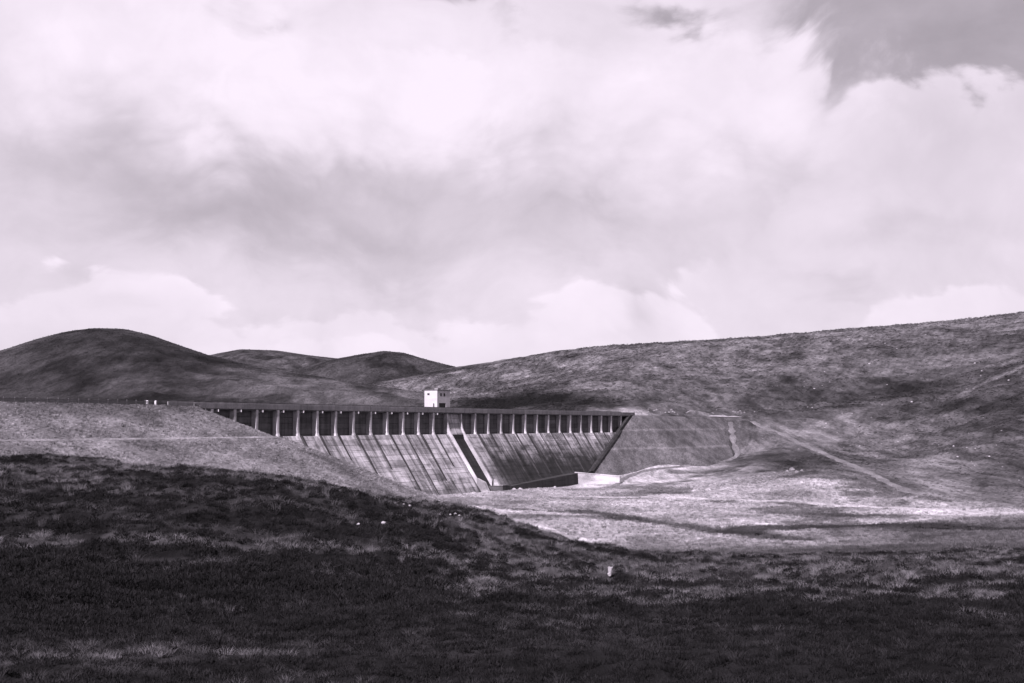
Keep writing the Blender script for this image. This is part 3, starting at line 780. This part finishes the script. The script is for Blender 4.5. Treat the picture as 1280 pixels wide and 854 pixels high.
# end wall (lit, faces along the crest) lies in the local y-z plane; long wall faces downstream (-y)
zb = 4.8
h_end = [(1.0, 1.5, zb, zb+2.6), (2.75, 3.6, 10.0, 10.65)]
wall_with_holes(0, TW, TB, TT, h_end, 0, .35, 'end_wall', M_WHITE, tower, 'y')
h_front = [(1.3, 5.9, zb, zb+2.75), (2.0, 3.15, 9.7, 10.7), (4.25, 5.5, 9.7, 10.7)]
wall_with_holes(.352, TL, TB, TT, h_front, 0, .35, 'front_wall', M_WHITE, tower, 'x')
MB().box(TL-.35, TL-.002, .352, TW-.352, TB, TT).build('end_wall', M_WHITE, tower)
MB().box(.352, TL, TW-.35, TW-.001, TB, TT).build('rear_wall', M_WHITE, tower)
rf = MB().box(-.12, TL+.12, -.16, TW+.12, TT, TT+.22).build('roof', M_ROOF, tower)
MB().box(.4, TL-.4, .4, TW-.4, TT-.3, TT-.02).build('ceiling_slab', M_DARK, tower)
MB().box(.15, .22, 1.0, 1.5, zb, zb+2.6).build('door', M_STEEL, tower)
MB().box(.15, .2, 2.75, 3.6, 10.0, 10.65).build('window', M_GLASS, tower)
MB().box(1.3, 5.9, .25, .32, zb, zb+2.75).build('roller_door', M_DARK, tower)
for h in h_front[1:]:
    w_ = MB().box(h[0], h[1], .2, .26, h[2], h[3]).build('window', M_GLASS, tower)
    mb = MB(); f_ = .09
    mb.box(h[0], h[0]+f_, .1, .198, h[2], h[3]); mb.box(h[1]-f_, h[1], .1, .198, h[2], h[3]); mb.box(h[0]+f_, h[1]-f_, .1, .198, h[2], h[2]+f_); mb.box(h[0]+f_, h[1]-f_, .1, .198, h[3]-f_, h[3])
    mb.build('frame', M_STEEL, w_)
MB().box(2.6, 4.6, 1.2, 2.4, TT+.221, TT+.75).build('roof_hatch', M_DECK, rf)

# ------------------------------------------------------------------ crest fence and gate posts on the left embankment
def gate_post(px, label):
    t = t_of_px(px, -.5, 25.5)
    o = MB().hexa([(-.19, -.19, 0), (.19, -.19, 0), (.19, .19, 0), (-.19, .19, 0), (-.17, -.17, 1.15), (.17, -.17, 1.15), (.17, .17, 1.15), (-.17, .17, 1.15)])
    o.hexa([(-.22, -.22, 1.151), (.22, -.22, 1.151), (.22, .22, 1.151), (-.22, .22, 1.151), (-.06, -.06, 1.3), (.06, -.06, 1.3), (.06, .06, 1.3), (-.06, .06, 1.3)])
    p = o.build('gate_post', M_POSTWHITE); p.location = dw(t, -.5, 24.7); p.rotation_euler.z = math.atan2(dy, dx)
    tag(p, label, 'gate post', 'gate posts at the end of the dam'); return t
tg0 = gate_post(184, 'left of the two white gate posts on the embankment crest')
tg1 = gate_post(194.5, 'right of the two white gate posts, beside the dam parapet')
gt = empty('gate', dw(tg0, -.5, 24.75), math.atan2(dy, dx)); tag(gt, 'dark low bar gate between two white posts on the crest', 'gate')
for z in (.35, .8): MB().box(.4, tg1-tg0-.4, -.05, .05, z, z+.1).build('bar', M_STEEL, gt)
fence = empty('crest_fence', dw(-165, .2, 24.6), math.atan2(dy, dx))
tag(fence, 'dark post and rail fence along the top of the left embankment', 'fence')
fl = tg0-.9+165
post_me = None
for a in np.arange(0, fl, 3.0):
    if post_me is None:
        o = MB().box(-.09, .09, -.09, .09, 0, 1.45).build('post', M_WOOD, fence); post_me = o.data
    else:
        o = bpy.data.objects.new('post', post_me); C.objects.link(o); o.parent = fence
    o.location = (a, 0, 0); o.rotation_euler = (rj.uniform(-.03, .03), rj.uniform(-.03, .03), 0)
for z in (.12, .42, .72, 1.02): MB().box(0, fl, -.14, -.09, z, z+.22).build('rail', M_WOOD, fence)
# low fence down the cone beside the concrete
fence2 = empty('slope_fence', (0, 0, 0)); tag(fence2, 'short dark fence stepping down the slope beside the first dam bays', 'fence')
p0, p1 = np.array(dw(TE_L+1, 1.6)), np.array(dw(TP[2]+3, 3.0))
fence2.location = (p0[0], p0[1], float(emb_left(*p0)))
prev = None
for k in np.linspace(0, 1, 15):
    q = p0+(p1-p0)*k; z = float(emb_left(q[0], q[1]))
    o = bpy.data.objects.new('post', post_me); C.objects.link(o); o.parent = fence2
    loc = Vector((q[0], q[1], z-.2)) - fence2.location; o.location = loc; o.scale = (1.2, 1.2, .85)
    if prev is not None:
        a, b_ = prev, loc
        for hz in (.5, .95):
            e = Vector((0, 0, .06)); s_ = Vector((.03, -.03, 0)); u = Vector((0, 0, hz))
            MB().hexa([a+u-s_, b_+u-s_, b_+u+s_, a+u+s_, a+u+e-s_, b_+u+e-s_, b_+u+e+s_, a+u+e+s_]).build('wire', M_STEEL, fence2)
    prev = loc

# ------------------------------------------------------------------ boulders
def boulder_mesh(seed, m_, name='boulder'):
    r = random.Random(seed); bm = bmesh.new(); bmesh.ops.create_icosphere(bm, subdivisions=2, radius=1)
    pl = [(Vector((r.uniform(-1, 1), r.uniform(-1, 1), r.uniform(-.6, 1))).normalized(), r.uniform(.55, .9)) for _ in range(9)]
    for vtx in bm.verts:
        c = vtx.co
        for nrm, d_ in pl:
            k = c.dot(nrm)
            if k > d_: c = c - nrm*(k-d_)
        vtx.co = Vector((c.x*1.1, c.y*.9, c.z*.75)) * r.uniform(.96, 1.04)
    me = bpy.data.meshes.new(name); bm.to_mesh(me); bm.free(); me.materials.append(m_); return me
B_ROCK = [boulder_mesh(i, M_ROCK) for i in range(4)]; B_PALE = [boulder_mesh(20+i, M_ROCKPALE) for i in range(3)]
def surf(X, Y):
    X, Y = np.array([X]), np.array([Y]); return float(ground(X, Y)[0])
def boulder(X, Y, s_, me, label, group, z=None):
    o = bpy.data.objects.new('boulder', me); C.objects.link(o)
    o.location = (X, Y, (surf(X, Y) if z is None else z) + s_*.22); o.scale = (s_, s_, s_)
    o.rotation_euler = (rj.uniform(-.3, .3), rj.uniform(-.3, .3), rj.uniform(0, 6.3))
    tag(o, label, 'boulder', group); return o
for i in range(105):                                            # scree on the craggy knolls of the right hillside
    cx_, cy_, sx, sy = rj.choice([(1035, 492, 40, 22), (1035, 492, 40, 22), (1110, 495, 45, 18), (1000, 545, 30, 18), (1130, 535, 60, 16), (1060, 560, 40, 14), (1150, 565, 50, 14), (1220, 560, 35, 20), (1230, 470, 40, 16), (1080, 425, 100, 8)])
    x, y, z = ground_hit(rj.gauss(cx_, sx), rj.gauss(cy_, sy), 330., 1400.)
    if y > 1300: continue
    boulder(x, y, y/600*rj.uniform(.2, .5), rj.choice(B_ROCK+B_PALE), 'small grey boulder scattered on the craggy right hillside', 'boulders on the right hillside', z)
for i in range(38):                                             # rough stony strip above the right crest
    x, y, z = ground_hit(rj.uniform(790, 945), rj.gauss(515.5, 1.8), 600., 1000.)
    boulder(x, y, rj.uniform(.35, .8), rj.choice(B_ROCK), 'grey rock in the stony strip above the right embankment crest', 'rocks above the right embankment', z)
for px, py, s_, l in [(505, 633, .33, 'pale stone, left of a pair on the heather edge below the embankment'), (512, 635, .38, 'pale stone, right of a pair on the heather edge below the embankment'), (479, 657, .45, 'single white stone in dark heather on the moor bank'),
                      (563, 646, .32, 'left of three pale stones on the moor edge'), (569, 645, .36, 'middle of three pale stones on the moor edge'), (574, 647, .28, 'right of three pale stones on the moor edge'), (448, 659, .32, 'dull grey stone left of the single white stone on the moor')]:
    x, y, z = ground_hit(px, py, 40.); boulder(x, y, s_*.32, B_PALE[rj.randrange(3)], l, None, z+.12)
for px, py, s_ in [(984, 590, 1.1), (990, 588, 1.5), (996, 591, 1.2), (968, 592, .9), (1002, 589, 1.0)]:
    x, y, z = ground_hit(px, py, 300.); boulder(x, y, s_*.7, rj.choice(B_ROCK), 'rock in the dark outcrop beside the valley gravel track', 'rocks in the outcrop by the track', z)
for i in range(22):                                             # rubble along the visible foot of the dam
    t = rj.uniform(TP[9], ta-1) if i < 12 else rj.uniform(tb+6, T_TOE-3)
    r = rt + rj.uniform(2.4, 5.5); X, Y = dw(t, r)
    boulder(X, Y, rj.uniform(.3, .8), rj.choice(B_ROCK+B_PALE), 'broken stone lying along the foot of the dam', 'rubble at the foot of the dam')
# pale upright stone on the near moor
x, y, z = ground_hit(762, 724, 20., 200.)
s_ = y/F*.8
V, Fc = [], []
ring = [(0, 2.2, 1.6), (3, 3.4, 2.0), (5.5, 2.0, 1.6), (8, 2.6, 1.8), (11, 3.6, 2.0), (14, 4.2, 2.0)]
for h, a, b_ in ring:
    for q in range(8):
        an = q*math.pi/4+.3; k = 1+rj.uniform(-.25, .25)
        V.append(((math.cos(an)*a*k+(.6 if h > 4 else 0))*s_, math.sin(an)*b_*k*s_, (h+rj.uniform(-.4, .4))*s_))
for i in range(len(ring)-1):
    for q in range(8): a = i*8+q; b_ = i*8+(q+1) % 8; Fc.append((a, b_, b_+8, a+8))
Fc += [tuple(range(7, -1, -1)), tuple(range(len(V)-8, len(V)))]
st = mesh_obj('standing_stone', V, Fc, M_ROCKPALE); st.location = (x, y, z+.12)
tag(st, 'small white upright stone, broader at the top, alone on the dark moor', 'stone')

# ------------------------------------------------------------------ grass and heather
def tuft_mesh(name, m_, nbl, h, spread, width, lean, seed, seg=2):
    r = random.Random(seed); V, Fc = [], []
    for i in range(nbl):
        a = r.uniform(0, 6.283); rad = spread*math.sqrt(r.random())
        bx, by = math.cos(a)*rad, math.sin(a)*rad
        la = a + r.uniform(-.8, .8); hh_ = h*r.uniform(.55, 1.1); ln = lean*hh_*r.uniform(.3, 1.2)
        wa = r.uniform(0, 3.14); wx, wy = math.cos(wa)*width, math.sin(wa)*width
        b = len(V)
        V += [(bx-wx, by-wy, -.05), (bx+wx, by+wy, -.05),
              (bx+math.cos(la)*ln*.35-wx*.7, by+math.sin(la)*ln*.35-wy*.7, hh_*.6), (bx+math.cos(la)*ln*.35+wx*.7, by+math.sin(la)*ln*.35+wy*.7, hh_*.6),
              (bx+math.cos(la)*ln, by+math.sin(la)*ln, hh_)]
        Fc += [(b, b+1, b+3, b+2), (b+2, b+3, b+4)]
    me = bpy.data.meshes.new(name); me.from_pydata(V, [], Fc); me.materials.append(m_)
    return bpy.data.objects.new(name, me)           # the shape that is scattered
def heather_mesh(name, m_, seed):
    r = random.Random(seed); V, Fc = [], []
    for i in range(120):
        u = Vector((r.gauss(0, 1), r.gauss(0, 1), abs(r.gauss(0, .8))+.15)).normalized()
        c = Vector((u.x*.42, u.y*.42, u.z*.34))*r.uniform(.55, 1.08)
        s1 = Vector((r.gauss(0, 1), r.gauss(0, 1), r.gauss(0, 1))).normalized()*.026; s2 = (u+Vector((0, 0, .6))).normalized()*r.uniform(.06, .15)
        b = len(V); V += [c-s1, c+s1, c+s1*.5+s2, c-s1*.5+s2*.9]; Fc.append((b, b+1, b+2, b+3))
    me = bpy.data.meshes.new(name); me.from_pydata([tuple(x) for x in V], [], Fc); me.materials.append(m_)
    return bpy.data.objects.new(name, me)
def scatter(name, src, X, Y, Z, scale, tone, label):
    me = bpy.data.meshes.new(name); k = len(X)
    me.vertices.add(k); me.vertices.foreach_set('co', np.stack([X, Y, Z], -1).astype(np.float32).ravel())
    for nm, arr, ty in (('scl', scale, 'FLOAT'), ('tone', tone, 'FLOAT'), ('spin', rng.uniform(0, 6.283, k), 'FLOAT')):
        at_ = me.attributes.new(nm, ty, 'POINT'); at_.data.foreach_set('value', arr.astype(np.float32))
    o = bpy.data.objects.new(name, me); C.objects.link(o)
    ng = bpy.data.node_groups.new(name, 'GeometryNodeTree')
    ng.interface.new_socket('Geometry', in_out='INPUT', socket_type='NodeSocketGeometry'); ng.interface.new_socket('Geometry', in_out='OUTPUT', socket_type='NodeSocketGeometry')
    gi, go = ng.nodes.new('NodeGroupInput'), ng.nodes.new('NodeGroupOutput')
    ip = ng.nodes.new('GeometryNodeInstanceOnPoints'); oi = ng.nodes.new('GeometryNodeObjectInfo'); oi.inputs['Object'].default_value = src
    m2p = ng.nodes.new('GeometryNodeMeshToPoints')
    def attr(nm):
        a = ng.nodes.new('GeometryNodeInputNamedAttribute'); a.data_type = 'FLOAT'; a.inputs['Name'].default_value = nm; return a.outputs[0]
    cx_ = ng.nodes.new('ShaderNodeCombineXYZ'); ng.links.new(attr('spin'), cx_.inputs[2])
    ng.links.new(gi.outputs[0], m2p.inputs['Mesh']); ng.links.new(m2p.outputs[0], ip.inputs['Points']); ng.links.new(oi.outputs['Geometry'], ip.inputs['Instance'])
    ng.links.new(cx_.outputs[0], ip.inputs['Rotation']); ng.links.new(attr('scl'), ip.inputs['Scale']); ng.links.new(ip.outputs[0], go.inputs[0])
    md = o.modifiers.new('scatter', 'NODES'); md.node_group = ng
    tag(o, label, kind='stuff'); o['category'] = 'vegetation'
    return o
def fan_points(k, y0, y1, half=.44):
    Y = np.sqrt(rng.uniform(y0**2, y1**2, k)); X = rng.uniform(-half, half, k)*Y
    return X, Y
# heather on the moor
X, Y = np.concatenate([np.stack(fan_points(*a)) for a in ((42000, 9, 45), (36000, 45, 150), (5000, 140, 200))], 1)
kx = rng.random(len(X)) < moor(X, Y)*(1-.8*flush(X, Y)); X, Y = X[kx], Y[kx]
scatter('heather', heather_mesh('heather_sprig', M_TUFT_DARK, 3), X, Y, ground(X, Y)-.05, rng.uniform(.35, 1.0, len(X))*np.clip(Y/60, .30, .8), np.clip(rng.beta(1.4, 4, len(X)), 0, 1), 'dark heather covering the near moor, its tone lowered for cloud shadow')
# grass flushes on the moor
X, Y = np.concatenate([np.stack(fan_points(*a)) for a in ((56000, 9, 45), (50000, 45, 150), (12000, 140, 270))], 1)
fl_ = flush(X, Y)
kx = rng.random(len(X)) < moor(X, Y)*(.10+.90*fl_); X, Y, fl_ = X[kx], Y[kx], fl_[kx]
scatter('moor_grass', tuft_mesh('grass_tuft', M_TUFT_MOOR, 34, .34, .30, .008, 1.5, 4), X, Y, ground(X, Y), rng.uniform(.35, 1.0, len(X))*np.clip(Y/70, .30, 1.0), np.clip(rng.beta(1.6, 3.2, len(X))*(.15+1.5*fl_), 0, 1), 'tufts of moor grass among the heather')
# pale tussocks in the valley and on the left embankment
X, Y = fan_points(100000, 140, 480, .42)
t_, r_ = tr(X, Y)
kx = (rng.random(len(X)) < (1-moor(X, Y))*(1-hillside(X, Y))) & ~((t_ > TE_L-20) & (t_ < TE_R) & (r_ < rt+2.5)) & (emb_left(X, Y) < ground(X, Y)-.3) & (emb_right(X, Y) < ground(X, Y)-.3)
kx &= (seg_dist(X, Y, path) > 1.5)
for trk in TRACKS: kx &= seg_dist(X, Y, trk[0]) > trk[1]+.3
X, Y = X[kx], Y[kx]
tone_ = np.clip(cover(X, Y)/.34*rng.uniform(.35, 1.45, len(X)), 0, 1)
scatter('valley_grass', tuft_mesh('grass_tussock', M_TUFT_PALE, 22, .38, .34, .03, .8, 9), X, Y, ground(X, Y), rng.uniform(.5, 1.3, len(X)), tone_, 'pale rough grass tussocks on the valley floor')
k = 46000
T3, R3 = rng.uniform(-150, TE_L+75, k), rng.uniform(1, 75, k); X, Y = dw(T3, R3)
ze = emb_left(X, Y); kx = (ze > ground(X, Y)+.3) & (np.abs(ze-BERM) > .02); X, Y, ze = X[kx], Y[kx], ze[kx]
scatter('embankment_grass', tuft_mesh('grass_tussock', M_TUFT_PALE, 20, .36, .3, .03, .8, 12), X, Y, ze, rng.uniform(.3, 1.0, len(X)), np.clip(rng.normal(.30, .12, len(X))*(1+.35*fbm(X/11, Y/11, 5, .65)+.4*fbm(X/45, Y/60+3, 3))*(1-.3*sstep(ze, 20, 24)), .03, 1), 'rough grass on the left embankment slope')
# heather and bents on the right hillside and the left hill: clumps that give the slopes their grain
X, Y = np.concatenate([np.stack(fan_points(*a)) for a in ((45000, 330, 800, .42), (45000, 800, 1900, .42))], 1)
t_, r_ = tr(X, Y)
kx = (rng.random(len(X)) < hillside(X, Y)) & ~((t_ > -200) & (t_ < TE_R+200) & (r_ < 75) & (r_ > -60)); X, Y = X[kx], Y[kx]
for trk in TRACKS:
    kx = seg_dist(X, Y, trk[0]) > trk[1]+1; X, Y = X[kx], Y[kx]
tone_ = np.clip(cover(X, Y)/.2*rng.choice([.5, .8, 1.1, 1.8], len(X), p=[.25, .35, .28, .12]), 0, 1)
scatter('hillside_heather', heather_mesh('hillside_clump', M_TUFT_HILL, 8), X, Y, ground(X, Y)-.1, rng.uniform(.5, 1.5, len(X))*np.clip(Y/600, .8, 2.0), tone_, 'patchy heather and bent grass on the right hillside')
X, Y, Z, cvp = [np.concatenate(a) for a in zip(*HILL_PTS)]
tone_ = np.clip(cvp/.2*rng.choice([.5, .8, 1.2, 2.2], len(X), p=[.25, .35, .28, .12]), 0, 1)
scatter('hill_heather', heather_mesh('hill_clump', M_TUFT_HILL, 14), X, Y, Z-.2, rng.uniform(.8, 2.2, len(X))*np.clip(Y/1400, .8, 1.5), tone_, 'heather clumps on the distant hills, toned with the painted hill shade')
# rush clumps, taller and sparser, breaking up the moor
X, Y = np.concatenate([np.stack(fan_points(*a)) for a in ((500, 32, 45), (3800, 45, 160), (2500, 150, 300))], 1)
kx = (fbm(X/20+1, Y/14+6, 3) > .02) & (X > -80); kx &= ~((Y > 150) & (X < 5)); X, Y = X[kx], Y[kx]
scatter('rushes', tuft_mesh('rush_clump', M_TUFT_MOOR, 46, .55, .20, .007, .55, 21), X, Y, ground(X, Y), rng.uniform(.4, 1.0, len(X))*np.clip(Y/70, .4, 1.1), np.clip(rng.beta(1.5, 5, len(X)), 0, 1), 'scattered rush clumps on the near moor')
